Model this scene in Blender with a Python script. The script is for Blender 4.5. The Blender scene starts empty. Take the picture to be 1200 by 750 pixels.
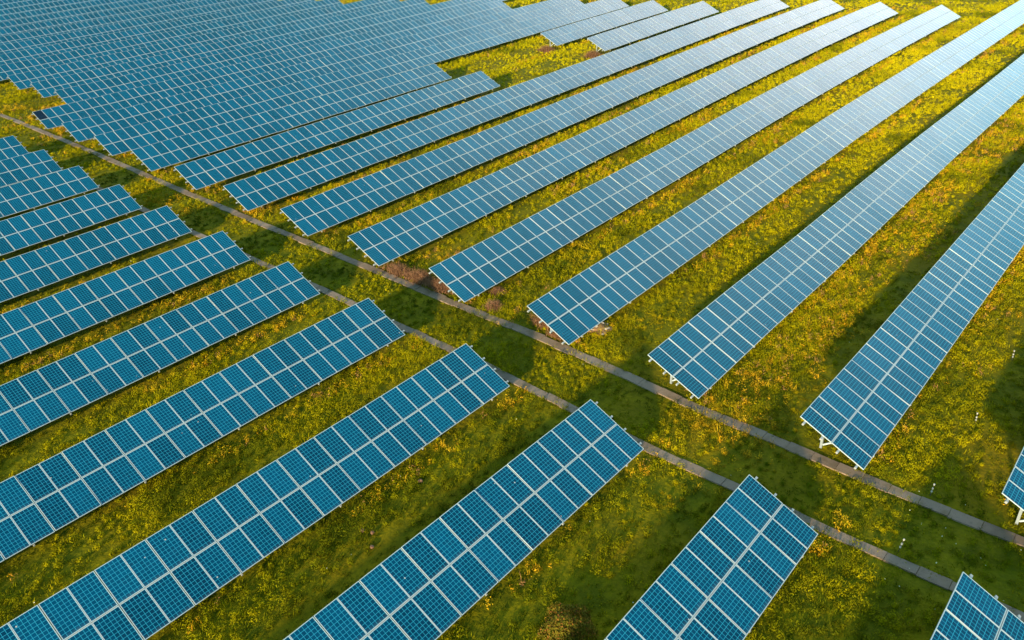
import bpy, bmesh, math, random
import numpy as np
from mathutils import Matrix, Vector

R = math.radians
rng = np.random.default_rng(11)
random.seed(4)
S = bpy.context.scene
COL = S.collection

# ------------------------------------------------------------------ camera
CAM = np.array([-18.158, 9.658, 23.724])
FPX, YAW, PIT, ROL = 945.84, 0.725831, 0.512095, -0.039478
cy, sy, cp, sp = math.cos(YAW), math.sin(YAW), math.cos(PIT), math.sin(PIT)
FW = np.array([cp*cy, cp*sy, -sp])
_r = np.array([sy, -cy, 0.0]); _u = np.cross(_r, FW)
RT = _r*math.cos(ROL) + _u*math.sin(ROL)
UP = -_r*math.sin(ROL) + _u*math.cos(ROL)
cd = bpy.data.cameras.new("camera")
cam = bpy.data.objects.new("camera", cd); COL.objects.link(cam)
cd.sensor_width = 36.0; cd.lens = FPX/1200*36.0
cd.clip_start = 0.5; cd.clip_end = 6000
M = Matrix.Identity(4)
for i in range(3):
    M[i][0], M[i][1], M[i][2], M[i][3] = RT[i], UP[i], -FW[i], CAM[i]
cam.matrix_world = M
S.camera = cam

# ------------------------------------------------------------------ sky, sun, exposure
SUN_EL, SUN_AZ = R(12.7), R(195.0)          # azimuth measured from +x, where the sun stands
sunv = Vector((math.cos(SUN_EL)*math.cos(SUN_AZ), math.cos(SUN_EL)*math.sin(SUN_AZ), math.sin(SUN_EL)))
W = bpy.data.worlds.new("World"); S.world = W; W.use_nodes = True
nt = W.node_tree; bgn = nt.nodes["Background"]
sky = nt.nodes.new("ShaderNodeTexSky"); sky.sky_type = 'NISHITA'; sky.sun_disc = False
sky.sun_elevation = SUN_EL; sky.sun_rotation = math.atan2(sunv.x, sunv.y)
sky.air_density = 1.0; sky.dust_density = 0.6; sky.ozone_density = 2.0
tc = nt.nodes.new("ShaderNodeTexCoord")
sep = nt.nodes.new("ShaderNodeSeparateXYZ"); nt.links.new(tc.outputs["Generated"], sep.inputs[0])
mp = nt.nodes.new("ShaderNodeMapping"); mp.inputs["Scale"].default_value = (1.6, 1.6, 4.0)
nt.links.new(tc.outputs["Generated"], mp.inputs[0])
nz = nt.nodes.new("ShaderNodeTexNoise"); nz.inputs["Scale"].default_value = 1.7
nz.inputs["Detail"].default_value = 4.0; nz.inputs["Roughness"].default_value = 0.55
nt.links.new(mp.outputs[0], nz.inputs["Vector"])
CB_AZ, CB_EL = R(13), R(23)                 # a sunlit cloud bank opposite the sun
dotn = nt.nodes.new("ShaderNodeVectorMath"); dotn.operation = 'DOT_PRODUCT'
dotn.inputs[1].default_value = (math.cos(CB_EL)*math.cos(CB_AZ), math.cos(CB_EL)*math.sin(CB_AZ), math.sin(CB_EL))
nrm = nt.nodes.new("ShaderNodeVectorMath"); nrm.operation = 'NORMALIZE'
nt.links.new(tc.outputs["Generated"], nrm.inputs[0]); nt.links.new(nrm.outputs[0], dotn.inputs[0])
ac = nt.nodes.new("ShaderNodeMath"); ac.operation = 'ARCCOSINE'; nt.links.new(dotn.outputs["Value"], ac.inputs[0])
wob = nt.nodes.new("ShaderNodeMath"); wob.operation = 'MULTIPLY_ADD'; wob.inputs[1].default_value = R(-22); wob.inputs[2].default_value = R(11)
nt.links.new(nz.outputs[0], wob.inputs[0])                                   # ragged edge
aw = nt.nodes.new("ShaderNodeMath"); aw.operation = 'ADD'; nt.links.new(ac.outputs[0], aw.inputs[0]); nt.links.new(wob.outputs[0], aw.inputs[1])
er = nt.nodes.new("ShaderNodeMapRange"); er.interpolation_type = 'SMOOTHSTEP'
er.inputs[1].default_value = R(5); er.inputs[2].default_value = R(37); er.inputs[3].default_value = 1.0; er.inputs[4].default_value = 0.0
nt.links.new(aw.outputs[0], er.inputs[0])
tint = nt.nodes.new("ShaderNodeMix"); tint.data_type = 'RGBA'; tint.blend_type = 'MULTIPLY'; tint.inputs[0].default_value = 1.0
tint.inputs[7].default_value = (0.66, 1.0, 0.92, 1); nt.links.new(sky.outputs[0], tint.inputs[6])
veil = nt.nodes.new("ShaderNodeMix"); veil.data_type = 'RGBA'; nt.links.new(er.outputs[0], veil.inputs[0])
veil.inputs[6].default_value = (5.0, 12.5, 15.5, 1)     # thin rim of the cloud
veil.inputs[7].default_value = (13.2, 13.0, 12.9, 1)    # sunlit body
mixc = nt.nodes.new("ShaderNodeMix"); mixc.data_type = 'RGBA'
nt.links.new(er.outputs[0], mixc.inputs[0]); nt.links.new(tint.outputs[2], mixc.inputs[6]); nt.links.new(veil.outputs[2], mixc.inputs[7])
nt.links.new(mixc.outputs[2], bgn.inputs[0])
bgn.inputs[1].default_value = 0.145
sl = bpy.data.lights.new("sun", 'SUN'); sl.energy = 4.2; sl.angle = R(2.2); sl.color = (1.0, 0.80, 0.50)
so = bpy.data.objects.new("sun", sl); COL.objects.link(so)
so.rotation_euler = (-sunv).to_track_quat('-Z', 'Y').to_euler(); so.location = (-60, -20, 60)
S.view_settings.view_transform = 'Standard'; S.view_settings.look = 'None'
S.view_settings.exposure = 1.40; S.view_settings.gamma = 1.0
S.cycles.max_bounces = 6; S.cycles.diffuse_bounces = 3; S.cycles.glossy_bounces = 3

# ------------------------------------------------------------------ terrain shape
KX = np.array([-25, -12, 0, 6, 12, 20, 30, 42, 56, 72, 90, 110, 130, 170.])
Z = np.array([[0.46,0.84,1.15,1.13,0.69,0.57,0.61,0.64,0.68,0.84,1.1,1.45,1.77,2.32],[0.3,0.53,0.67,0.69,0.71,0.59,0.67,0.71,0.79,0.93,1.18,1.53,1.83,2.32],
[0.12,0.24,0.29,0.28,0.26,0.45,0.5,0.8,1.04,1.09,1.31,1.64,1.9,2.33],[-0.09,-0.02,0.03,0.13,0.2,0.29,0.45,0.77,1.17,1.41,1.61,1.8,1.99,2.35],
[-0.24,-0.11,0.06,0.1,0.07,0.16,0.37,0.67,1.15,1.52,1.81,2.0,2.11,2.37],[-0.33,-0.2,-0.01,0.05,0.08,0.16,0.36,0.65,1.04,1.51,1.92,2.15,2.22,2.4],
[-0.38,-0.25,-0.05,0.03,0.09,0.2,0.38,0.65,0.99,1.43,1.86,2.18,2.29,2.44],[-0.39,-0.26,-0.1,-0.02,0.08,0.23,0.41,0.65,0.96,1.3,1.74,2.14,2.3,2.48],
[-0.39,-0.27,-0.14,-0.06,0.06,0.23,0.41,0.64,0.93,1.16,1.59,2.02,2.27,2.51],[-0.37,-0.28,-0.17,-0.09,0.03,0.19,0.35,0.58,0.84,1.09,1.51,1.93,2.23,2.54],
[-0.36,-0.28,-0.19,-0.14,-0.06,0.07,0.26,0.5,0.77,1.09,1.5,1.92,2.2,2.55],[-0.36,-0.29,-0.22,-0.18,-0.14,-0.04,0.17,0.42,0.73,1.09,1.51,1.92,2.17,2.55],
[-0.35,-0.31,-0.26,-0.23,-0.19,-0.08,0.1,0.35,0.68,1.08,1.51,1.89,2.15,2.55],[-0.35,-0.33,-0.31,-0.28,-0.24,-0.12,0.03,0.28,0.64,1.06,1.5,1.87,2.13,2.55],
[-0.35,-0.35,-0.34,-0.33,-0.32,-0.28,-0.1,0.22,0.61,1.05,1.49,1.84,2.11,2.55],[-0.36,-0.36,-0.36,-0.37,-0.38,-0.37,-0.17,0.17,0.58,1.02,1.47,1.82,2.09,2.54],
[-0.37,-0.37,-0.37,-0.37,-0.36,-0.31,-0.14,0.17,0.56,1.0,1.43,1.79,2.06,2.54],[-0.39,-0.38,-0.37,-0.36,-0.33,-0.25,-0.09,0.18,0.55,0.97,1.4,1.76,2.05,2.54],
[-0.4,-0.38,-0.36,-0.33,-0.29,-0.21,-0.05,0.2,0.54,0.94,1.36,1.73,2.03,2.53],[-0.41,-0.38,-0.35,-0.32,-0.27,-0.17,-0.02,0.22,0.54,0.92,1.33,1.71,2.02,2.53]])
DY = [0.03,-0.26,-0.16,-0.12,-0.02,0.05,0.06,0.07,-0.01,-0.01,-0.01,-0.02,-0.01,0.09,-0.05,-0.08,0,0,0,0]
DT = [[-0.63,0.19,0.13],[-0.62,-0.34,-0.23],[-0.1,0.47,0.39],[0.92,1.1,1.09],[-0.1,0.14,0.29],[-0.39,-0.15,0.02],[-0.03,0.04,0.07],[0,0.06,0.13],[-0.17,-0.15,-0.14],
      [-0.06,-0.08,-0.13],[-0.06,-0.04,-0.03],[-0.09,-0.07,-0.05],[-0.05,-0.04,-0.03],[-0.04,-0.04,-0.03],[-0.12,-0.11,-0.07],[-0.13,-0.12,-0.08]]+[[0,0,0]]*4
PITCH = 8.2843; TILT0 = 0.455666; SLOPE = 3.35; CLEAR = 0.70
NK = 20
# smooth lookup tables (cubic resampling of the surveyed profile)
FX = np.arange(-60, 260.5, 1.0)
def _smooth(row):
    y = np.interp(FX, KX, row)
    k = np.array([1, 2, 3, 4, 3, 2, 1.]); k /= k.sum()
    return np.convolve(np.pad(y, 3, mode='edge'), k, mode='valid')
ZF = np.array([_smooth(r) for r in Z])
def zrow(k, x):
    return np.interp(x, FX, ZF[min(k, NK)-1])
def ground(x, y):
    x = np.asarray(x, float); y = np.asarray(y, float)
    k = np.clip((y-1.5)/PITCH-1, 0, NK-1.001); i = k.astype(int); f = k-i; f = f*f*(3-2*f)
    xi = np.clip(x-FX[0], 0, len(FX)-1.001); j = xi.astype(int); g = xi-j
    a = ZF[i, j]*(1-g)+ZF[i, j+1]*g; b = ZF[i+1, j]*(1-g)+ZF[i+1, j+1]*g
    return a*(1-f)+b*f-CLEAR
def tilt(k, x):
    return TILT0 + math.radians(float(np.interp(x, [5, 45, 100], DT[min(k, NK)-1])))
def dy(k): return DY[min(k, NK)-1]

# value noise for scattering
_tab = rng.random((256, 256))
def vnoise(x, y, s):
    x = np.asarray(x)/s; y = np.asarray(y)/s
    i = np.floor(x).astype(int); j = np.floor(y).astype(int); f = x-i; g = y-j
    f = f*f*(3-2*f); g = g*g*(3-2*g)
    t = lambda a, b: _tab[a % 256, b % 256]
    return (t(i, j)*(1-f)+t(i+1, j)*f)*(1-g)+(t(i, j+1)*(1-f)+t(i+1, j+1)*f)*g
def fbm(x, y, s):
    return (vnoise(x, y, s)+.5*vnoise(x+31.7, y+11.3, s/2.1)+.25*vnoise(x+7.1, y+57.3, s/4.3))/1.75
def project(P):
    d = P-CAM; z = d@FW
    return 600+FPX*(d@RT)/z, 375-FPX*(d@UP)/z, z

# ------------------------------------------------------------------ helpers
def tag(o, label=None, cat=None, group=None, kind=None):
    if label: o['label'] = label
    if cat: o['category'] = cat
    if group: o['group'] = group
    if kind: o['kind'] = kind
    return o
def link(name, me, parent=None):
    o = bpy.data.objects.new(name, me); COL.objects.link(o)
    if parent: o.parent = parent
    return o
def empty(name, loc):
    o = bpy.data.objects.new(name, None); COL.objects.link(o); o.location = loc
    o.empty_display_size = .3
    return o
def mesh_np(name, V, F, mats, mi=None, smooth=False):
    """V (n,3); F list of index tuples or an (m,3/4) array"""
    me = bpy.data.meshes.new(name)
    if isinstance(F, np.ndarray):
        n, k = F.shape
        me.vertices.add(len(V)); me.vertices.foreach_set("co", np.asarray(V, np.float32).ravel())
        me.loops.add(n*k); me.loops.foreach_set("vertex_index", F.astype(np.int32).ravel())
        me.polygons.add(n); me.polygons.foreach_set("loop_start", np.arange(0, n*k, k, dtype=np.int32))
        me.polygons.foreach_set("loop_total", np.full(n, k, np.int32))
    else:
        me.from_pydata([tuple(v) for v in V], [], F)
    for m in mats: me.materials.append(m)
    if mi is not None: me.polygons.foreach_set("material_index", np.asarray(mi, np.int32))
    me.polygons.foreach_set("use_smooth", np.full(len(me.polygons), bool(smooth)))
    me.update(); 
    return me
BOXF = [(0,3,2,1),(4,5,6,7),(0,1,5,4),(1,2,6,5),(2,3,7,6),(3,0,4,7)]
def box(x0, x1, y0, y1, z0, z1):
    return np.array([(x0,y0,z0),(x1,y0,z0),(x1,y1,z0),(x0,y1,z0),(x0,y0,z1),(x1,y0,z1),(x1,y1,z1),(x0,y1,z1)], float)
class MB:
    def __init__(s): s.v = []; s.f = []; s.m = []; s.n = 0
    def add(s, V, F, m=0):
        s.v.append(np.asarray(V, float)); s.f += [tuple(i+s.n for i in f) for f in F]; s.m += [m]*len(F); s.n += len(V)
    def box(s, *a, m=0): s.add(box(*a), BOXF, m)
    def bar(s, p, q, w, h, m=0, up=(0, 0, 1)):
        p = np.asarray(p, float); q = np.asarray(q, float); d = (q-p)/np.linalg.norm(q-p)
        a = np.cross(d, up); a /= np.linalg.norm(a); b = np.cross(a, d)
        V = [c+i*a*w/2+j*b*h/2 for c in (p, q) for i, j in ((-1,-1),(1,-1),(1,1),(-1,1))]
        s.add(V, BOXF, m)
    def tube(s, p, q, r0, r1, n=8, m=0):
        p = np.asarray(p, float); q = np.asarray(q, float); d = (q-p)/np.linalg.norm(q-p)
        a = np.cross(d, (0.31, 0.95, 0.05)); a /= np.linalg.norm(a); b = np.cross(d, a)
        t = np.arange(n)*2*np.pi/n; ring = np.cos(t)[:, None]*a+np.sin(t)[:, None]*b
        V = np.vstack([p+ring*r0, q+ring*r1])
        s.add(V, [(i, (i+1) % n, n+(i+1) % n, n+i) for i in range(n)]+[tuple(range(n-1, -1, -1)), tuple(range(n, 2*n))], m)
    def mesh(s, name, mats, smooth=False):
        return mesh_np(name, np.vstack(s.v), s.f, mats, s.m, smooth)

# ------------------------------------------------------------------ materials
def newmat(name):
    m = bpy.data.materials.new(name); m.use_nodes = True
    return m, m.node_tree, m.node_tree.nodes["Principled BSDF"]
def node(t, typ, **kw):
    n = t.nodes.new(typ)
    for k, v in kw.items(): setattr(n, k, v)
    return n
def math_(t, op, a, b=None, c=None):
    n = t.nodes.new("ShaderNodeMath"); n.operation = op
    for i, v in enumerate((a, b, c)):
        if v is None: continue
        if isinstance(v, (int, float)): n.inputs[i].default_value = v
        else: t.links.new(v, n.inputs[i])
    return n.outputs[0]
def mix_(t, f, a, b):
    n = t.nodes.new("ShaderNodeMix"); n.data_type = 'RGBA'
    for i, v in ((0, f), (6, a), (7, b)):
        if isinstance(v, (int, float)): n.inputs[i].default_value = v
        elif isinstance(v, tuple): n.inputs[i].default_value = (*v, 1)
        else: t.links.new(v, n.inputs[i])
    return n.outputs[2]

def glass_mat(name, far=False, dark=False):
    """polycrystalline cells, 6 x 10, behind textured glass"""
    m, t, b = newmat(name)
    uv = node(t, "ShaderNodeUVMap"); uv.uv_map = "UVMap"
    sx = node(t, "ShaderNodeSeparateXYZ"); t.links.new(uv.outputs[0], sx.inputs[0])
    def lines(sock, n, hw):
        a = math_(t, 'MULTIPLY', sock, float(n)); fr = math_(t, 'FRACT', a)
        d = math_(t, 'MINIMUM', fr, math_(t, 'SUBTRACT', 1.0, fr))
        return math_(t, 'LESS_THAN', d, hw)
    lx = lines(sx.outputs[0], 6, 0.052); ly = lines(sx.outputs[1], 10, 0.052)
    ln = math_(t, 'MAXIMUM', lx, ly)
    # per-cell and per-module tone of the silicon
    fx = math_(t, 'FLOOR', math_(t, 'MULTIPLY', sx.outputs[0], 6.0)); fy = math_(t, 'FLOOR', math_(t, 'MULTIPLY', sx.outputs[1], 10.0))
    if far:
        at = node(t, "ShaderNodeAttribute"); at.attribute_name = "tone"; rnd = at.outputs["Fac"]
    else:
        oi = node(t, "ShaderNodeObjectInfo"); rnd = oi.outputs["Random"]
    cx = node(t, "ShaderNodeCombineXYZ"); t.links.new(fx, cx.inputs[0]); t.links.new(fy, cx.inputs[1]); t.links.new(math_(t, 'MULTIPLY', rnd, 57.0), cx.inputs[2])
    wn = node(t, "ShaderNodeTexWhiteNoise"); wn.noise_dimensions = '3D'; t.links.new(cx.outputs[0], wn.inputs["Vector"])
    if dark: c0, c1, cl = (0.002, 0.008, 0.018), (0.003, 0.012, 0.026), (0.02, 0.04, 0.07)
    else: c0, c1, cl = (0.0003, 0.023, 0.053), (0.0006, 0.060, 0.126), (0.022, 0.27, 0.40)
    fac = math_(t, 'ADD', math_(t, 'MULTIPLY', wn.outputs[0], 0.35), math_(t, 'MULTIPLY', rnd, 0.65))
    cell = mix_(t, fac, c0, c1)
    # uneven dust film on the glass
    tco = node(t, "ShaderNodeTexCoord"); dn = node(t, "ShaderNodeTexNoise"); dn.inputs["Scale"].default_value = 2.3; dn.inputs["Detail"].default_value = 5
    t.links.new(tco.outputs["Object"], dn.inputs["Vector"])
    dust = math_(t, 'MULTIPLY', math_(t, 'MAXIMUM', math_(t, 'SUBTRACT', dn.outputs[0], 0.5), 0.0), 0.05)
    colr = mix_(t, math_(t, 'MULTIPLY', ln, 0.8), cell, cl)
    colr = mix_(t, dust, colr, (0.14, 0.22, 0.24))
    lip = node(t, "ShaderNodeMapRange"); lip.inputs[1].default_value = .09; lip.inputs[2].default_value = 0.0; t.links.new(sx.outputs[1], lip.inputs[0])
    colr = mix_(t, math_(t, 'MULTIPLY', math_(t, 'MULTIPLY', lip.outputs[0], dn.outputs[0]), .30), colr, (0.12, 0.16, 0.15))
    vo = node(t, "ShaderNodeTexVoronoi"); vo.inputs["Scale"].default_value = 1.1
    cv = node(t, "ShaderNodeCombineXYZ"); t.links.new(sx.outputs[0], cv.inputs[0]); t.links.new(math_(t, 'MULTIPLY', sx.outputs[1], 1.65), cv.inputs[1]); t.links.new(math_(t, 'MULTIPLY', rnd, 91.0), cv.inputs[2])
    t.links.new(cv.outputs[0], vo.inputs["Vector"])
    colr = mix_(t, math_(t, 'MULTIPLY', math_(t, 'LESS_THAN', vo.outputs["Distance"], 0.035), .8), colr, (0.45, 0.45, 0.42))
    t.links.new(colr, b.inputs["Base Color"])
    b.inputs["Roughness"].default_value = 0.16; b.inputs["IOR"].default_value = 1.33
    rr = math_(t, 'ADD', 0.10, math_(t, 'MULTIPLY', dn.outputs[0], 0.14)); t.links.new(rr, b.inputs["Roughness"])
    return m
MG = glass_mat("module_glass"); MGF = glass_mat("module_glass_far", far=True); MGD = glass_mat("module_glass_dark", dark=True)
def plain(name, col, rough=.5, metal=0.0, var=0.0, scale=6.0):
    m, t, b = newmat(name)
    b.inputs["Roughness"].default_value = rough; b.inputs["Metallic"].default_value = metal
    tco = node(t, "ShaderNodeTexCoord"); n = node(t, "ShaderNodeTexNoise"); n.inputs["Scale"].default_value = scale; n.inputs["Detail"].default_value = 6
    t.links.new(tco.outputs["Object"], n.inputs["Vector"])
    lo = tuple(max(0, c*(1-var)) for c in col); hi = tuple(min(1, c*(1+var)) for c in col)
    t.links.new(mix_(t, n.outputs[0], lo, hi), b.inputs["Base Color"])
    return m
MFR = plain("anodised_frame", (0.36, 0.42, 0.44), .5, .05, .06)
MST = plain("galvanised_steel", (0.26, 0.30, 0.32), .45, .3, .12, 9)
MPU = plain("aluminium_rail", (0.31, 0.32, 0.31), .45, .25, .08, 5)
MSTW = plain("stake_white", (0.36, 0.35, 0.30), .5, 0, .05)
MSTB = plain("stake_dark", (0.05, 0.045, 0.03), .7, 0, .2)
MSTONE = plain("pale_stone", (0.42, 0.36, 0.30), .9, 0, .35, 9)
MCLOD = plain("earth_clod", (0.15, 0.075, 0.04), .95, 0, .3, 20)
MEARTH = plain("bare_earth", (0.20, 0.115, 0.05), .95, 0, .45, 5)

def attr_mat(name, rough=.75, trans=0.25):
    m, t, b = newmat(name)
    at = node(t, "ShaderNodeAttribute"); at.attribute_name = "plant_colour"
    t.links.new(at.outputs["Color"], b.inputs["Base Color"])
    b.inputs["Roughness"].default_value = rough; b.inputs["Specular IOR Level"].default_value = .02
    if trans:
        tr = node(t, "ShaderNodeBsdfTranslucent"); t.links.new(at.outputs["Color"], tr.inputs[0])
        mx = node(t, "ShaderNodeMixShader"); mx.inputs[0].default_value = trans
        t.links.new(b.outputs[0], mx.inputs[1]); t.links.new(tr.outputs[0], mx.inputs[2])
        t.links.new(mx.outputs[0], t.nodes["Material Output"].inputs[0])
    return m
MGRASS = attr_mat("grass_blades", .7, .16); MTWIG = attr_mat("dry_twigs", .85, 0.0)

# ------------------------------------------------------------------ ground sheet
def ground_mat():
    m, t, b = newmat("meadow_ground")
    g = node(t, "ShaderNodeNewGeometry")
    def nz(s, d=5):
        n = node(t, "ShaderNodeTexNoise"); n.inputs["Scale"].default_value = s; n.inputs["Detail"].default_value = d
        t.links.new(g.outputs["Position"], n.inputs["Vector"]); return n.outputs[0]
    def ramp(x, a, bb):
        n = node(t, "ShaderNodeMapRange"); n.inputs[1].default_value = a; n.inputs[2].default_value = bb; t.links.new(x, n.inputs[0]); return n.outputs[0]
    c = mix_(t, ramp(nz(.9), .35, .65), (0.085, 0.086, 0.002), (0.175, 0.147, 0.002))
    c = mix_(t, ramp(nz(.13), .45, .7), c, (0.20, 0.135, 0.003))
    c = mix_(t, math_(t, 'MULTIPLY', ramp(nz(6), .4, .7), .45), c, (0.050, 0.054, 0.002))
    t.links.new(c, b.inputs["Base Color"]); b.inputs["Roughness"].default_value = .95; b.inputs["Specular IOR Level"].default_value = .05
    bp = node(t, "ShaderNodeBump"); bp.inputs["Strength"].default_value = .45; bp.inputs["Distance"].default_value = .15
    t.links.new(nz(5, 8), bp.inputs["Height"]); t.links.new(bp.outputs[0], b.inputs["Normal"])
    return m
out = np.cumsum(1.5*1.22**np.arange(1, 28))
xs = np.concatenate([(-45-out)[::-1], np.arange(-45, 190, 1.0), 189+out])
ys = np.concatenate([(-25-out)[::-1], np.arange(-25, 300, 1.0), 299+out])
XX, YY = np.meshgrid(xs, ys, indexing='ij')
GZ = ground(XX, YY)
nx, ny = XX.shape
idx = np.arange(nx*ny).reshape(nx, ny)
Fq = np.stack([idx[:-1, :-1], idx[1:, :-1], idx[1:, 1:], idx[:-1, 1:]], -1).reshape(-1, 4)
tag(link("ground", mesh_np("ground", np.stack([XX, YY, GZ], -1).reshape(-1, 3), Fq, [ground_mat()], smooth=True)), kind="structure")

# ------------------------------------------------------------------ the two slab paths
def path_mat():
    m, t, b = newmat("path_concrete")
    g = node(t, "ShaderNodeNewGeometry"); at = node(t, "ShaderNodeAttribute"); at.attribute_name = "slab"
    def nz(s, d=6):
        n = node(t, "ShaderNodeTexNoise"); n.inputs["Scale"].default_value = s; n.inputs["Detail"].default_value = d
        t.links.new(g.outputs["Position"], n.inputs["Vector"]); return n.outputs[0]
    c = mix_(t, nz(3), (0.105, 0.068, 0.042), (0.225, 0.155, 0.100))
    c = mix_(t, math_(t, 'MULTIPLY', at.outputs["Fac"], .6), c, (0.27, 0.19, 0.13))
    mr = node(t, "ShaderNodeMapRange"); mr.inputs[1].default_value = .52; mr.inputs[2].default_value = .72; t.links.new(nz(1.1), mr.inputs[0])
    c = mix_(t, math_(t, 'MULTIPLY', mr.outputs[0], .85), c, (0.115, 0.075, 0.025))
    mr2 = node(t, "ShaderNodeMapRange"); mr2.inputs[1].default_value = .60; mr2.inputs[2].default_value = .66; t.links.new(nz(14), mr2.inputs[0])
    c = mix_(t, math_(t, 'MULTIPLY', mr2.outputs[0], .5), c, (0.07, 0.06, 0.05))
    t.links.new(c, b.inputs["Base Color"]); b.inputs["Roughness"].default_value = .9
    return m
MPATH = path_mat()
PATHR = np.array([(-30,11.2),(0,11.5),(10,11.95),(13.6,11.85),(18.6,11.95),(25.7,12.75),(35.3,13.45),(45.3,13.65),(54.5,13.85),(65,14.0),(79.4,14.35),(98.7,15.25),(120.4,15.8),(150,16.6),(260,19)])
PATHL = np.array([(-30,7.2),(0,7.4),(12,7.65),(16.6,7.85),(22.1,8.15),(31.6,9.0),(41.1,9.45),(50.7,9.7),(59.2,9.7),(66,9.75),(80,10.0),(110,11),(150,12),(260,14)])
def pathx(tab, y):
    k = np.array([1, 2, 3, 2, 1.])/9
    return sum(w*np.interp(np.asarray(y)+d, tab[:, 0], tab[:, 1]) for w, d in zip(k, (-4, -2, 0, 2, 4)))
def make_path(tab, w):
    b = MB(); sl = []
    y = -12.0
    while y < 245:
        L = 1.18+random.uniform(-.05, .05); g = .018
        x0, x1 = float(pathx(tab, y)), float(pathx(tab, y+L)); j = random.uniform(-.03, .03); h = random.uniform(.045, .075)
        w2 = w/2+random.uniform(-.03, .03)
        P = [(x0-w2+j, y), (x0+w2+j, y), (x1+w2+j, y+L-g), (x1-w2+j, y+L-g)]
        za = [float(ground(px, py)) for px, py in P]
        V = [(px, py, z-.08) for (px, py), z in zip(P, za)]+[(px, py, z+h+random.uniform(-.006, .006)) for (px, py), z in zip(P, za)]
        b.add(V, BOXF); sl += [random.random()]*6
        y += L
    me = b.mesh("path", [MPATH])
    a = me.attributes.new("slab", 'FLOAT', 'FACE'); a.data.foreach_set("value", np.array(sl, np.float32))
    return tag(link("path", me), kind="structure")
make_path(PATHR, .60); make_path(PATHL, .54)

# ------------------------------------------------------------------ solar modules
MW, ML, FRM = 0.985, 1.658, 0.024
PAIR = 2.014; INGAP = 0.012
GAPM = SLOPE-2*ML
def uvquad(me, faces):
    """UV 0..1 over the cell area of the listed top faces (v0..v3 ccw from low-left)"""
    uvl = me.uv_layers.new(name="UVMap")
    return uvl
def glass_geo(b, m=0):
    # laminate: slightly below the frame lip; top face split into white border and cell field
    x, y = MW/2-FRM*.55, ML/2-FRM*.55
    b.box(-x, x, -y, y, .002, .030, m=m)
def make_glass(name, mat):
    x, y = MW/2-FRM, ML/2-FRM
    V = box(-x, x, -y, y, .004, .031)
    me = mesh_np(name, V, BOXF, [mat, MFR])
    uvl = me.uv_layers.new(name="UVMap")
    for p in me.polygons:
        for li in p.loop_indices:
            co = me.vertices[me.loops[li].vertex_index].co
            uvl.data[li].uv = ((co.x/x*1.0+1)/2, (co.y/y+1)/2)
    return me
def frame_mb(b, m=0):
    X, Y = MW/2, ML/2
    b.box(-X, X, -Y, -Y+FRM, 0, .036, m=m); b.box(-X, X, Y-FRM, Y, 0, .036, m=m)
    b.box(-X, -X+FRM, -Y+FRM, Y-FRM, 0, .036, m=m); b.box(X-FRM, X, -Y+FRM, Y-FRM, 0, .036, m=m)
ME_GLASS = make_glass("module_glass", MG)
ME_DARK = make_glass("module_glass_dark", MGD)
_b = MB(); frame_mb(_b); ME_FRAME = _b.mesh("module_frame", [MFR])
def make_whole(name, gm):
    """one-piece module (laminate + frame) for rows too far off to show the parts"""
    b = MB(); x, y = MW/2-FRM, ML/2-FRM
    b.add(box(-x, x, -y, y, .004, .031), BOXF, 0); frame_mb(b, 1)
    me = b.mesh(name, [gm, MFR]); uvl = me.uv_layers.new(name="UVMap")
    for p in me.polygons:
        for li in p.loop_indices:
            co = me.vertices[me.loops[li].vertex_index].co
            uvl.data[li].uv = ((co.x/x+1)/2, (co.y/y+1)/2)
    return me
ME_WHOLE = make_whole("module_whole", MG)
ME_WHOLE_DARK = make_whole("module_whole_dark", MGD)
_wv = np.array([v.co for v in ME_WHOLE.vertices]); _wf = [tuple(p.vertices) for p in ME_WHOLE.polygons]
_wm = [p.material_index for p in ME_WHOLE.polygons]
_wuv = np.array([d.uv for d in ME_WHOLE.uv_layers[0].data])

ORD = ["zeroth","first","second","third","fourth","fifth","sixth","seventh","eighth","ninth","tenth","eleventh","twelfth","thirteenth","fourteenth","fifteenth",
       "sixteenth","seventeenth","eighteenth","nineteenth","twentieth","twenty-first","twenty-second","twenty-third","twenty-fourth","twenty-fifth","twenty-sixth",
       "twenty-seventh","twenty-eighth","twenty-ninth","thirtieth","thirty-first","thirty-second"]
PURLIN_S = (0.30, 1.25, 2.10, 3.05)          # distance up the slope of the four rails

XCLIP = [-99, 999]
def table_frame(k, x):
    """origin on the low edge, unit vectors along the row, up the slope, normal"""
    f = lambda q: float(zrow(k, min(max(q, XCLIP[0]), XCLIP[1])))
    z = f(x); t = tilt(k, x); sl = (f(x+.8)-f(x-.8))/1.6
    ax = np.array([1, 0, sl]); ax /= np.linalg.norm(ax)
    up = np.array([0, math.cos(t), math.sin(t)]); up -= ax*(up@ax); up /= np.linalg.norm(up)
    return np.array([x, k*PITCH+dy(k), z]), ax, up, np.cross(ax, up)

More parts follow.
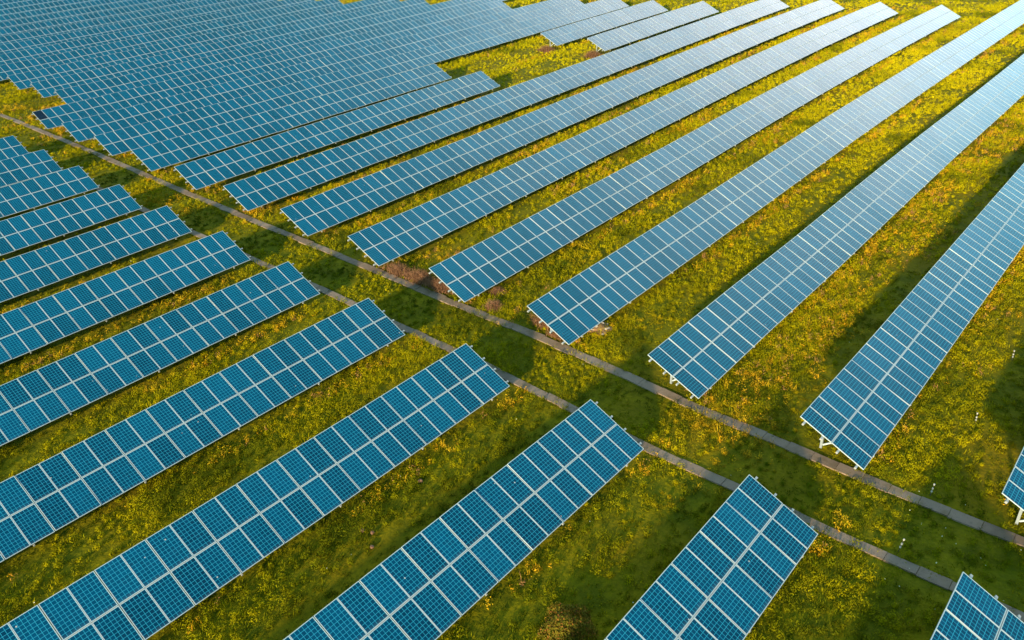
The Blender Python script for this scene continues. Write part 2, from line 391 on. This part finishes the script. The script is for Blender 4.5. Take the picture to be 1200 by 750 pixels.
def solar_row(k, x0, x1, label, anchor_left=True, dark_first=False, legs=True, cap=100):
    npair = max(1, int(round((x1-x0)/PAIR)))
    if not anchor_left: x0 = x1-npair*PAIR
    x1 = x0+npair*PAIR
    root = empty("solar_panel_row", (x0 if anchor_left else x1, k*PITCH+dy(k), float(ground(x0 if anchor_left else x1, k*PITCH))))
    tag(root, label, "solar panels", "rows of solar panels on the meadow")
    base = np.array(root.location)
    mods = []
    for i in range(npair):
        xc = x0+(i+.5)*PAIR
        O, ax, up, n = table_frame(k, xc)
        # each 2 x 2 block of modules was clamped down at its own slight angle
        ja, jb = rng.normal(0, .0055), rng.normal(0, .004)
        up2 = up+n*ja; up2 /= np.linalg.norm(up2); ax2 = ax+n*jb; ax2 -= up2*(ax2@up2); ax2 /= np.linalg.norm(ax2); n2 = np.cross(ax2, up2)
        mid = O+up*SLOPE/2
        for c in (-1, 1):
            for r_ in (0, 1):
                s = (r_-.5)*(ML+GAPM)
                p = mid+ax2*c*(MW+INGAP)/2+up2*s
                a3 = ax2+n2*rng.normal(0, .0015); u3 = up2+n2*rng.normal(0, .0015)
                a3 /= np.linalg.norm(a3); u3 -= a3*(u3@a3); u3 /= np.linalg.norm(u3)
                mods.append((p, a3, u3, np.cross(a3, u3), 2*i+(c+1)//2, r_))
    P = np.array([m[0] for m in mods]); px, py, dep = project(P)
    infr = (px > -40) & (px < 1240) & (py > -40) & (py < 790) & (dep > 1)
    score = np.where(infr, 1e3/np.maximum(dep, 1), -dep*1e-4)
    order = np.argsort(-score)
    ind = set(order[:cap].tolist())
    rest = []
    for q, (p, a, u, n, ci, ri) in enumerate(mods):
        if q not in ind or not infr[q]:
            rest.append(q); continue
        dark = dark_first and ci == 0 and ri == 1
        near = dep[q] < 62
        me = (ME_DARK if dark else ME_GLASS) if near else (ME_WHOLE_DARK if dark else ME_WHOLE)
        o = link("solar_module", me, root)
        Mt = Matrix.Identity(4)
        for i in range(3): Mt[i][0], Mt[i][1], Mt[i][2], Mt[i][3] = a[i], u[i], n[i], p[i]-base[i]
        o.matrix_local = Mt
        if dark: o['label'] = "nearly black solar module at the row's end"
        if near: link("module_frame", ME_FRAME, o)
    if rest:
        m = len(rest); nv = len(_wv)
        V = np.empty((m, nv, 3)); tones = rng.random(m)
        for j, q in enumerate(rest):
            p, a, u, n = mods[q][:4]
            V[j] = _wv@np.array([a, u, n])+(p-base)
        F = (np.array(_wf)[None]+np.arange(m)[:, None, None]*nv).reshape(-1, 4)
        me = mesh_np("module_rest", V.reshape(-1, 3), F, [MGF, MFR], np.tile(_wm, m))
        uvl = me.uv_layers.new(name="UVMap"); uvl.data.foreach_set("uv", np.tile(_wuv, (m, 1)).astype(np.float32).ravel())
        at = me.attributes.new("tone", 'FLOAT', 'FACE'); at.data.foreach_set("value", np.repeat(tones, len(_wf)).astype(np.float32))
        tag(link("solar_module", me, root), kind="stuff")
    # rails under the modules, sticking out a little at both ends
    xs_ = np.concatenate([[x0-.20], np.arange(x0+PAIR, x1-.5, PAIR), [x1+.20]])
    for s in PURLIN_S:
        V = []
        for x in xs_:
            O, ax, up, n = table_frame(k, x)
            c = O+up*s-base
            for i, j in ((-.045, -.10), (.045, -.10), (.045, -.004), (-.045, -.004)): V.append(c+up*i+n*j)
        F = []
        for i in range(len(xs_)-1):
            for e in range(4): F.append((4*i+e, 4*i+4+e, 4*i+4+(e+1) % 4, 4*i+(e+1) % 4))
        F += [(0, 1, 2, 3), (len(V)-1, len(V)-2, len(V)-3, len(V)-4)]
        link("purlin", mesh_np("purlin", V, F, [MPU]), root)
    V = []; F = []
    for x in np.linspace(x0+.01, x1-.01, max(2, npair//2+1)):
        O, ax, up, n = table_frame(k, x); c = O+up*SLOPE/2-base
        for i, j in ((-.055, -.03), (.055, -.03), (.055, -.002), (-.055, -.002)): V.append(c+up*i+n*j)
    for i in range(len(V)//4-1):
        for e in range(4): F.append((4*i+e, 4*i+4+e, 4*i+4+(e+1) % 4, 4*i+(e+1) % 4))
    F += [(0, 1, 2, 3), (len(V)-1, len(V)-2, len(V)-3, len(V)-4)]
    link("middle_rail", mesh_np("middle_rail", V, F, [MPU]), root)
    if legs:
        nl = max(2, int(round((x1-x0-1.2)/5.03))+1)
        for x in np.linspace(x0+1.35, x1-1.35, nl):
            O, ax, up, n = table_frame(k, x)
            top = O+up*2.45-n*.17; low = O+up*1.15-n*.17
            gy = top[1]; gz = float(ground(x, gy))
            b = MB(); b.bar(O+up*-.05-n*.10-base, O+up*3.17-n*.15-base, .06, .085, up=tuple(n)); link("rafter", b.mesh("rafter", [MPU]), root)
            b = MB(); q = np.array([x, gy, gz-.3])-base; tq = top-base
            b.box(x-base[0]-.075, x-base[0]+.075, q[1]-.055, q[1]-.045, q[2], tq[2]); b.box(x-base[0]-.075, x-base[0]-.065, q[1]-.045, q[1]+.05, q[2], tq[2]); b.box(x-base[0]+.065, x-base[0]+.075, q[1]-.045, q[1]+.05, q[2], tq[2])
            po = link("support_post", b.mesh("support_post", [MST]), root)
            b = MB(); b.bar(np.array([x, gy-.06, gz+.18])-base, low-base, .07, .05, up=(1, 0, 0)); link("brace", b.mesh("brace", [MFR]), po)
    return root

LX = {1:6.0,2:6.71,3:7.51,4:7.79,5:8.19,6:8.48,7:8.78,8:9.04,9:9.26,10:9.55,11:9.87,12:10.18}
LSTART = {1:-10,2:-14,3:-19,4:-24,5:-24,6:-23,7:-22,8:-20,9:-18,10:-15,11:-12,12:-9}
for k in LX:
    if k == 1: lab = "solar row left of both paths whose single end corner fills the bottom right"
    else: lab = "solar row left of both paths, %s one counted up from the bottom right corner" % ORD[k]
    XCLIP[:] = [-99, 3.5 if k == 1 else 999]
    solar_row(k, LSTART[k], LX[k], lab, anchor_left=False)
RX = {1:(11.59,36),2:(11.57,84),3:(12.49,128),4:(12.85,150),5:(13.2,119.6),6:(13.47,119),7:(13.73,118),8:(14.02,117.7),9:(14.25,54.64),10:(14.51,55.14),11:(14.77,106.7),
      12:(15.09,106.1),13:(15.38,96.6),14:(21.43,106),15:(21.78,92.5),16:(22.01,92.4),17:(17,86.4),18:(17,86.3)}
for k in range(19, 32): RX[k] = (18, 82 if k < 24 else 90)
SPECIAL = {1:"solar row at the right edge, only its left end with a brace showing",
 2:"long solar row right of the paths bending up to the right edge, nearest but one",
 5:"long solar row beyond the paths whose far end stands alone at top right",
 9:"shorter solar row beyond the path ending at the near side of the grassy clearing",
 10:"short solar row beyond the path reaching the left corner of the grassy clearing",
 11:"long solar row whose lower edge borders the far side of the grassy clearing",
 13:"solar row of the packed field with a nearly black module at its left end",
 14:"solar row in packed field whose left end is set back behind black module row"}
for k, (a, b_) in RX.items():
    lab = SPECIAL.get(k)
    if lab is None:
        if k < 12: lab = "long solar row right of the paths, %s one up from the right edge" % ORD[k]
        elif k <= 16: lab = "solar row with stepped left end in packed field, %s beyond the paths" % ORD[k]
        else: lab = "distant solar row packed at the top left, %s row beyond the paths" % ORD[k]
    XCLIP[:] = [14 if k == 1 else -99, 999]
    solar_row(k, a, b_, lab, dark_first=(k == 13), legs=(k <= 13))
solar_row(9, 76.2, 107.6, "short far solar row starting at the clearing, the nearer of two such rows", legs=True)
solar_row(10, 76.3, 107.5, "short far solar row starting at the clearing, the farther of two such rows", legs=True)

# ------------------------------------------------------------------ meadow
def in_view(x, y, z, m=150):
    px, py, d = project(np.stack([x, y, z], -1))
    return (px > -m) & (px < 1200+m) & (py > -m) & (py < 750+m) & (d > 2), d
def sample(dens_fn, n):
    """random points of the view's footprint, thinned by dens_fn"""
    x = rng.uniform(-32, 175, n); y = rng.uniform(-6, 262, n); z = ground(x, y)
    ok, d = in_view(x, y, z); x, y, z, d = x[ok], y[ok], z[ok], d[ok]
    keep = rng.random(len(x)) < dens_fn(x, y, d)
    return x[keep], y[keep], z[keep], d[keep]
def off_paths(x, y, m=.02):
    inv = np.clip((vnoise(x*1.7+5, y, .9)*.6+vnoise(x+70, y, 3.1)*.4-.50)*4, 0, 1)      # grass creeping over the slabs here and there
    m = m-.20*inv-.06*vnoise(x*3, y*3, .7)
    return (np.abs(x-pathx(PATHR, y)) > .30+m) & (np.abs(x-pathx(PATHL, y)) > .27+m)
def rowpos(y):
    return np.mod(y-.0, PITCH)                      # 0 = low edge of a table, 3 = high edge
def blades(x, y, z, nb, length, width, spread, lean, colr, jitter):
    """nb bent two-segment blades per tuft -> vertices, triangles, colours"""
    n = len(x); T = n*nb
    X = np.repeat(x, nb); Y = np.repeat(y, nb); Zg = np.repeat(z, nb)
    L = np.repeat(length, nb)*rng.uniform(.55, 1.15, T); Wd = np.repeat(width, nb)*rng.uniform(.7, 1.3, T)
    a = rng.uniform(0, 2*np.pi, T); rad = np.repeat(spread, nb)*np.sqrt(rng.random(T))
    bx = X+rad*np.cos(a); by = Y+rad*np.sin(a); bz = Zg-.03
    la = a+rng.normal(0, .9, T); ln = np.abs(rng.normal(lean, .35, T))
    hd = np.stack([np.cos(la), np.sin(la)], -1)
    w = np.stack([-np.sin(la), np.cos(la)], -1)*Wd[:, None]/2
    m1 = ln*.45; m2 = np.minimum(ln*1.25, 1.45)
    P0 = np.stack([bx, by, bz], -1)
    P1 = P0+np.stack([hd[:, 0]*np.sin(m1)*L*.55, hd[:, 1]*np.sin(m1)*L*.55, np.cos(m1)*L*.55], -1)
    P2 = P1+np.stack([hd[:, 0]*np.sin(m2)*L*.5, hd[:, 1]*np.sin(m2)*L*.5, np.cos(m2)*L*.5], -1)
    w3 = np.concatenate([w, np.zeros((T, 1))], -1)
    V = np.stack([P0-w3*.6, P0+w3*.6, P1+w3, P1-w3, P2], 1).reshape(-1, 3)
    o = np.arange(T)[:, None]*5
    F = np.concatenate([o+np.array([[0, 1, 2]]), o+np.array([[0, 2, 3]]), o+np.array([[3, 2, 4]])], 0)
    c = np.repeat(colr, nb, 0)*rng.uniform(1-jitter, 1+jitter, (T, 1))
    return V, F, np.repeat(c, 5, 0)
def plant_object(name, parts, mat):
    V = []; F = []; C = []; n = 0
    for v, f, c in parts: V.append(v); F.append(f+n); C.append(c); n += len(v)
    V = np.vstack(V); F = np.vstack(F); C = np.clip(np.vstack(C), 0, 1)
    me = mesh_np(name, V, F, [mat])
    a = me.attributes.new("plant_colour", 'FLOAT_COLOR', 'POINT')
    a.data.foreach_set("color", np.concatenate([C, np.ones((len(C), 1))], 1).astype(np.float32).ravel())
    return link(name, me)
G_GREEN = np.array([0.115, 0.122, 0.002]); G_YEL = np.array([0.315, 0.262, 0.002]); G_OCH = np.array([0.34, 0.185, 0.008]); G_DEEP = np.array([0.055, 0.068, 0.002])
def meadow_colour(x, y):
    a = fbm(x, y, 9.0); b = fbm(x+90, y+40, 3.2); c = rng.random(len(x))
    strip = np.clip(1-np.abs(x-(pathx(PATHR, y)+pathx(PATHL, y))/2)/3.0, 0, 1)        # mown strip between the paths
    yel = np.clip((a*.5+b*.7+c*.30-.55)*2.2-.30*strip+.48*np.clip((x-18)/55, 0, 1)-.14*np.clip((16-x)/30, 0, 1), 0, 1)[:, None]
    och = (np.clip((fbm(x+300, y+17, 6.5)-.62)*7, 0, 1)*np.clip(c*1.6-.35, 0, 1))[:, None]
    deep = (np.clip((.42-b)*5, 0, 1)*.8)[:, None]
    col = G_GREEN*(1-yel)+G_YEL*yel; col = col*(1-deep)+G_DEEP*deep
    col = col*(1+.45*np.clip((x-22)/70, 0, 1))[:, None]          # brightness ramp put into the grass colour, rising uphill
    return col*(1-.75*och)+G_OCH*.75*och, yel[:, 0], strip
def clump(x, y):            # where the weeds stand tall: patches, and the sunny side in front of each low edge
    rp = rowpos(y); sun = np.clip((rp-4.3)/2.0, 0, 1)
    return np.clip((vnoise(x, y, .9)*.35+vnoise(x+50, y+9, 2.6)*.65-.50)*2.0+.15+.62*sun, 0, 1)
def leaf_clumps(x, y, z, nl, rad, hgt, size, colr, jitter):
    """domes of small leaves facing every way, as weeds grow"""
    n = len(x); T = n*nl
    u = rng.normal(size=(T, 3)); u /= np.linalg.norm(u, axis=1)[:, None]; u[:, 2] = np.abs(u[:, 2])
    q = rng.random(T)**.45
    Rr = np.repeat(rad, nl); H = np.repeat(hgt, nl)
    P = np.stack([np.repeat(x, nl)+u[:, 0]*Rr*q, np.repeat(y, nl)+u[:, 1]*Rr*q, np.repeat(z, nl)+u[:, 2]*H*q+.01], -1)
    nn = u*np.array([1, 1, .8])+rng.normal(0, .34, (T, 3)); nn /= np.linalg.norm(nn, axis=1)[:, None]
    s1 = np.cross(nn, rng.normal(size=(T, 3))); s1 /= np.linalg.norm(s1, axis=1)[:, None]; s2 = np.cross(nn, s1)
    sz = (np.repeat(size, nl)*rng.uniform(.6, 1.35, T))[:, None]
    V = np.stack([P-s1*sz, P-s2*sz*.42, P+s1*sz, P+s2*sz*.42], 1).reshape(-1, 3)
    o = np.arange(T)[:, None]*4
    F = np.concatenate([o+np.array([[0, 1, 2]]), o+np.array([[0, 2, 3]])], 0)
    c = np.repeat(colr, nl, 0)*rng.uniform(1-jitter, 1+jitter, (T, 1))
    return V, F, np.repeat(c, 4, 0)
parts = []
# density falls with distance while the tufts get coarser
for (d0, d1, dens, nb, wd, sc, nl, ls, cd_) in ((0, 52, 8., 10, .024, 1.0, 64, .036, 15.), (52, 90, 4.0, 8, .040, 1.08, 34, .056, 12.), (90, 150, 2.0, 6, .07, 1.15, 28, .066, 9.), (150, 330, .8, 5, .11, 1.2, 22, .10, 4.5)):
    n = int(207*268*dens)
    x, y, z, d = sample(lambda x, y, d: ((d >= d0) & (d < d1))*(.35+.65*clump(x, y)), n)
    ok = off_paths(x, y, -.04); x, y, z, d = x[ok], y[ok], z[ok], d[ok]
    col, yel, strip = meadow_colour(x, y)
    cl = clump(x, y)
    hgt = (.12+.17*cl*(1-.6*strip))*rng.uniform(.75, 1.25, len(x))*sc
    parts.append(blades(x, y, z, nb, hgt, np.full(len(x), wd), .10+.13*cl+.05*(wd > .05), .75, col, .25))
    # low undergrowth
    n = int(207*268*cd_*.45)
    x, y, z, d = sample(lambda x, y, d: ((d >= d0) & (d < d1))*.8, n)
    ok = off_paths(x, y, .06); x, y, z, d = x[ok], y[ok], z[ok], d[ok]
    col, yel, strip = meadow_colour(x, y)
    big = rng.uniform(.6, 1.2, len(x))
    parts.append(leaf_clumps(x, y, z, max(8, nl//3), .22*big*sc, (.10+.05*clump(x, y))*big*sc, np.full(len(x), ls), col*rng.uniform(.6, 1.0, (len(x), 1)), .2))
    # tall clumps on a jittered grid, so that each keeps a lit and a shaded side
    sp_ = .50*(1 if d0 == 0 else 1.15 if d0 < 60 else 1.3 if d0 < 100 else 1.9)
    gx, gy = np.meshgrid(np.arange(-32, 175, sp_), np.arange(-6, 262, sp_), indexing='ij')
    gx = (gx+rng.uniform(-.38, .38, gx.shape)*sp_).ravel(); gy = (gy+rng.uniform(-.38, .38, gy.shape)*sp_).ravel(); gz = ground(gx, gy)
    ok, d = in_view(gx, gy, gz); x, y, z, d = gx[ok], gy[ok], gz[ok], d[ok]
    cl = clump(x, y)
    ok = (d >= d0) & (d < d1) & off_paths(x, y, .14) & (rng.random(len(x)) < .15+.85*cl); x, y, z, d, cl = x[ok], y[ok], z[ok], d[ok], cl[ok]
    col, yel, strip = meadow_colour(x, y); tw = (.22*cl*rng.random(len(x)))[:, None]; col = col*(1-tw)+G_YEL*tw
    big = rng.uniform(.6, 1.35, len(x))*(.55+.45*cl)*(1-.30*strip)*(sp_/.5)**.7
    parts.append(leaf_clumps(x, y, z, int(nl*1.9), .33*big, .40*big*rng.uniform(.75, 1.2, len(x)), np.full(len(x), ls), col*rng.uniform(.86, 1.16, (len(x), 1)), .10))
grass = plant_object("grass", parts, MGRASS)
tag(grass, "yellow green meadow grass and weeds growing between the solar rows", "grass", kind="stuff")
print("grass faces", len(grass.data.polygons))

# dry orange growth along the low edges of the tables and in scattered patches
def dry_dens(x, y, d):
    rp = rowpos(y)
    edge = np.clip(1-np.abs(rp-PITCH+.45)/.55, 0, 1)*np.clip((fbm(x+11, y*.2+5, 5)-.42)*5, 0, 1)
    edge = np.where((x > 9.2) & (x < 13.2), 0, edge)
    pat = np.clip((fbm(x+300, y+17, 6.5)-.71)*9, 0, 1)*.5
    big = np.exp(-(((x-22.5)/6)**2+((y-22.8)/1.3)**2))*1.3*(vnoise(x, y, .8) > .42)
    big2 = np.exp(-(((x-54)/15)**2+((y-23.4)/.8)**2))*1.2*(vnoise(x, y, 1.4) > .45)
    px_ = pathx(PATHR, y)
    ends = np.clip(1-np.abs(x-px_-1.5)/1.2, 0, 1)*np.clip(1-np.abs(rp-1.3)/2.2, 0, 1)*(vnoise(x, y+77, .9) > .42)*1.1
    mid = np.clip((fbm(x+500, y+170, 5.0)-.60)*7, 0, 1)*(x > 13)*(x < 75)*(rp > 4)*.55
    return np.clip(edge*1.3+pat+big+big2+ends+mid, 0, 1)*np.clip(50/d, .2, 1)
x, y, z, d = sample(dry_dens, int(207*268*9))
ok = off_paths(x, y, .1); x, y, z, d = x[ok], y[ok], z[ok], d[ok]
mixr = rng.random((len(x), 1))
col = np.array([0.47, 0.235, 0.008])*mixr+np.array([0.48, 0.32, 0.012])*(1-mixr)
col[rng.random(len(x)) < .15] = (0.34, 0.17, 0.06)
hs = np.clip(d/45, 1, 2.2)
nd = len(x)
dry = plant_object("dry_grass", [leaf_clumps(x, y, z, 20, rng.uniform(.14, .30, nd)*hs**.4, rng.uniform(.32, .55, nd), .040*hs**.8, col, .2),
    blades(x[::3], y[::3], z[::3], 8, rng.uniform(.28, .5, nd)[::3], (.018*hs)[::3], (.13*hs**.5)[::3], .6, col[::3], .25)], MGRASS)
tag(dry, "orange dried grass in streaks along the lower panel edges", "dry grass", kind="stuff")

# small white flowers
x, y, z, d = sample(lambda x, y, d: (d < 60)*np.where((x > 4) & (x < 13) & (y < 15), .06, .004)*(vnoise(x, y, 2.2) > .35), int(207*268*8))
ok = off_paths(x, y, .1); x, y, z = x[ok], y[ok], z[ok]
n = len(x); t = np.arange(6)*np.pi/3; rr = rng.uniform(.014, .030, n)
ring = np.stack([np.cos(t), np.sin(t)], -1)
Pc = np.stack([x, y, z+rng.uniform(.16, .28, n)], -1)
V = np.repeat(Pc[:, None], 7, 1); V[:, 1:, 0] += ring[None, :, 0]*rr[:, None]; V[:, 1:, 1] += ring[None, :, 1]*rr[:, None]
V[:, 1:, 2] += rng.normal(0, .012, (n, 6)); V[:, 0, 2] -= .008
o = np.arange(n)[:, None]*7
F = np.concatenate([o+np.array([[0, i+1, (i+1) % 6+1]]) for i in range(6)], 0)
fl = plant_object("wildflowers", [(V.reshape(-1, 3), F, np.tile((.72, .70, .52), (n*7, 1)))], MGRASS)
tag(fl, "tiny white flowers dotted through the grass at lower right", "flowers", kind="stuff")

# ------------------------------------------------------------------ dry bushes
def bush(x, y, w, h, label, group=None, kind="dry", seed=0, lenx=1.0):
    rg = np.random.default_rng(seed+100)
    z = float(ground(x, y)); n = int(260*w*lenx+60)
    root = empty("dry_bush" if kind == "dry" else "leafy_bush", (x, y, z))
    tag(root, label, "bush", group)
    V = []; F = []; C = []; k = 0
    if kind == "dry":                     # arching bare twigs with side twiglets
        for i in range(n):
            bx, by = rg.normal(0, w*.28, 2); by *= lenx
            a = rg.uniform(0, 2*np.pi); L = h*rg.uniform(.5, 1.15)*(1-.35*min(1, (bx*bx+(by/lenx)**2)/(w*w*.25)))
            p = np.array([bx, by, float(ground(x+bx, y+by))-z-.03]); dirn = np.array([math.cos(a)*.35, math.sin(a)*.35, 1.0])
            c = np.array([0.150, 0.078, 0.045])*rg.uniform(.5, 1.5)+np.array([.03, .012, 0])*rg.random()
            for s in range(3):
                d = dirn/np.linalg.norm(dirn); q = p+d*L/3; wd = .018*(1-.25*s)
                sd = np.cross(d, rg.normal(size=3)); sd /= np.linalg.norm(sd)
                V += [p-sd*wd, p+sd*wd, q+sd*wd*.7, q-sd*wd*.7]; F += [(k, k+1, k+2), (k, k+2, k+3)]; C += [c]*4; k += 4
                for _ in range(2):
                    e = q+np.append(rg.normal(0, .13, 2), rg.uniform(.0, .16))
                    V += [q-sd*.008, q+sd*.008, e+sd*.014]; F += [(k, k+1, k+2)]; C += [c*1.25]*3; k += 3
                p = q; dirn = d+rg.normal(0, .28, 3)*np.array([1, 1, .6])
        me = mesh_np("twigs", V, np.array(F), [MTWIG]); nm = "twigs"
    else:
        for i in range(int(n*9)):
            u = rg.normal(size=3); u /= np.linalg.norm(u); u[2] = abs(u[2])
            rad = rg.uniform(.72, 1.0)*(1+.18*math.sin(5*u[0]+3)*math.cos(4*u[1]))
            p = np.array([u[0]*w*.5, u[1]*w*.5, u[2]*h])*rad
            nn = u+rg.normal(0, .6, 3); nn /= np.linalg.norm(nn); s1 = np.cross(nn, rg.normal(size=3)); s1 /= np.linalg.norm(s1); s2 = np.cross(nn, s1)
            s = rg.uniform(.025, .055); r = rg.random()
            c = np.array([.16, .115, .012])*r+np.array([.10, .105, .010])*(1-r)
            if rg.random() < .18: c = np.array([.25, .10, .02])
            V += [p-s1*s, p-s2*s*.5, p+s1*s, p+s2*s*.5]; F += [(k, k+1, k+2), (k, k+2, k+3)]; C += [c]*4; k += 4
        me = mesh_np("foliage", V, np.array(F), [MGRASS]); nm = "foliage"
    a = me.attributes.new("plant_colour", 'FLOAT_COLOR', 'POINT')
    a.data.foreach_set("color", np.concatenate([np.clip(np.array(C), 0, 1), np.ones((len(C), 1))], 1).astype(np.float32).ravel())
    link(nm, me, root)
    if kind != "dry":
        b = MB()
        for i in range(5):
            a_ = i*1.3; b.tube((0, 0, -.05), (math.cos(a_)*w*.3, math.sin(a_)*w*.3, h*.7), .02, .008, 6)
        link("stem", b.mesh("stem", [MCLOD]), root)
    return root
GB = "bare reddish bushes by the paths"
bush(14.95, 36.15, 1.0, .75, "reddish bare bush between path and fourth long row's end, beside the white rails", GB, seed=1, lenx=1.9)
bush(14.25, 34.6, .7, .5, "low reddish bare bush under the fourth long row's left end near the path", GB, seed=2, lenx=2.0)
bush(14.55, 40.2, .8, .6, "lone reddish bare bush beside the path between two long solar rows", GB, seed=3)
bush(14.55, 49.0, 1.1, .6, "reddish bare bush at the upper end of the bush line beside the path", GB, seed=4, lenx=2.0)
bush(14.6, 46.9, 1.1, .75, "reddish bare bush in the middle of the bush line beside the path", GB, seed=5, lenx=2.0)
bush(14.6, 44.9, 1.0, .6, "brownish bare bush at the lower end of the bush line, below panel rails", GB, seed=6, lenx=2.0)
bush(16.3, 41.4, .7, .4, "small tan dry bush in the grass just above the lone reddish bush", GB, seed=7)
bush(75.2, 84.0, 1.6, .9, "brown bush under the left end of the farther short row by the clearing", GB, seed=8, lenx=1.2)
bush(75.2, 75.8, 1.6, .9, "brown bush under the left end of the nearer short row by the clearing", GB, seed=9, lenx=1.2)
bush(-2.4, 21.6, 2.0, .75, "rounded olive brown leafy bush in the grass at the bottom edge", None, "leafy", seed=10)

# ------------------------------------------------------------------ rubble heap, clods, pale stones
def lump(r, h, seed, sub=3, rough=.25):
    rg = np.random.default_rng(seed); bm = bmesh.new(); bmesh.ops.create_icosphere(bm, subdivisions=sub, radius=1)
    ph = rg.uniform(0, 6, 9)
    for v in bm.verts:
        c = v.co; q = 1+rough*(math.sin(3.1*c.x+ph[0])*math.cos(2.7*c.y+ph[1])+.6*math.sin(6.3*c.y+ph[2]+4*c.z)+.4*math.sin(9*c.x+ph[3]-7*c.y))
        v.co = Vector((c.x*r*q, c.y*r*q, c.z*h*q))
    me = bpy.data.meshes.new("lump"); bm.to_mesh(me); bm.free()
    return me
def heap(x, y, r, h, label, nst, seed):
    z = float(ground(x, y)); root = empty("rubble_heap", (x, y, z)); tag(root, label, "heap")
    me = lump(r, h, seed, 4, .22); me.materials.append(MEARTH); o = link("earth_mound", me, root)
    rg = np.random.default_rng(seed)
    for i in range(nst):
        a = rg.uniform(0, 6.28); q = r*rg.uniform(.2, 1.0); s = rg.uniform(.05, .14)
        sm = lump(s, s*.7, seed+i+1, 2, .2); sm.materials.append(MSTONE); st = link("stone", sm, root)
        st.location = (q*math.cos(a), q*math.sin(a), max(.03, h*(1-(q/r)**2)*.9)+.03); st.rotation_euler = (rg.uniform(0, 1), 0, a)
heap(16.35, 33.3, .75, .22, "low heap of brown earth and pale stones in the grass below fourth long row", 9, 21)
def clod(px, label, r, seed):
    x, y = px; me = lump(r, r*.75, seed, 2, .15); me.materials.append(MCLOD)
    o = link("earth_clod", me); o.location = (x, y, float(ground(x, y))+.09); tag(o, label, "clod", "brown clods in the shaded grass")
clod((-3.49, 31.56), "pinkish brown clod on the shade's edge, topmost of the three close together", .10, 41)
clod((-3.35, 31.12), "pinkish brown clod, right one of the three close together in the shaded grass", .09, 42)
clod((-3.92, 30.48), "dull brown clod deepest in the shade, lowest of the three close together", .085, 43)
clod((0.21, 31.92), "pale pinkish clod alone in the sunny grass, right of the three close together", .11, 44)
def stake(x, y, label, lean, seed):
    z = float(ground(x, y)); root = empty("marker_stake", (x, y, z)); tag(root, label, "stake", "white banded marker stakes")
    d = np.array([lean[0], lean[1], 1.0]); d /= np.linalg.norm(d)
    b = MB(); b.tube(-.25*d, d*.62, .014, .014, 8); link("rod", b.mesh("rod", [MSTB]), root)
    for h in (.22, .37, .58):
        b = MB(); b.tube(d*(h-.035), d*(h+.035), .034, .034, 10); link("white_band", b.mesh("white_band", [MSTW]), root)
stake(12.56, 13.76, "white banded stake at the edge of the upper path, near the right edge", (.10, -.05), 1)
stake(8.35, 13.72, "white banded stake beside the lower path, nearest the bottom right corner", (.22, -.12), 2)
stake(19.15, 13.65, "white banded stake in open grass on the edge of the shade", (.05, .08), 3)
stake(26.23, 13.65, "white banded stake highest up in the grass by the right edge", (-.02, .04), 4)
def pale_heap(x, y, n, s, label, seed):
    z = float(ground(x, y)); root = empty("stone_heap", (x, y, z)); tag(root, label, "stones"); rg = np.random.default_rng(seed)
    for i in range(n):
        r = s*rg.uniform(.6, 1.1); me = lump(r, r*.75, seed+i, 2, .2); me.materials.append(MSTW)
        o = link("stone", me, root); o.location = (rg.normal(0, s), rg.normal(0, s), r*.5+.15); o.rotation_euler = (0, rg.uniform(0, .5), rg.uniform(0, 6))
pale_heap(142.4, 43.1, 4, .38, "small heap of white stones in grass at the top edge, far right", 51)
pale_heap(138.6, 51.7, 2, .28, "pair of white stones in grass at the top edge, beyond the fifth row", 61)
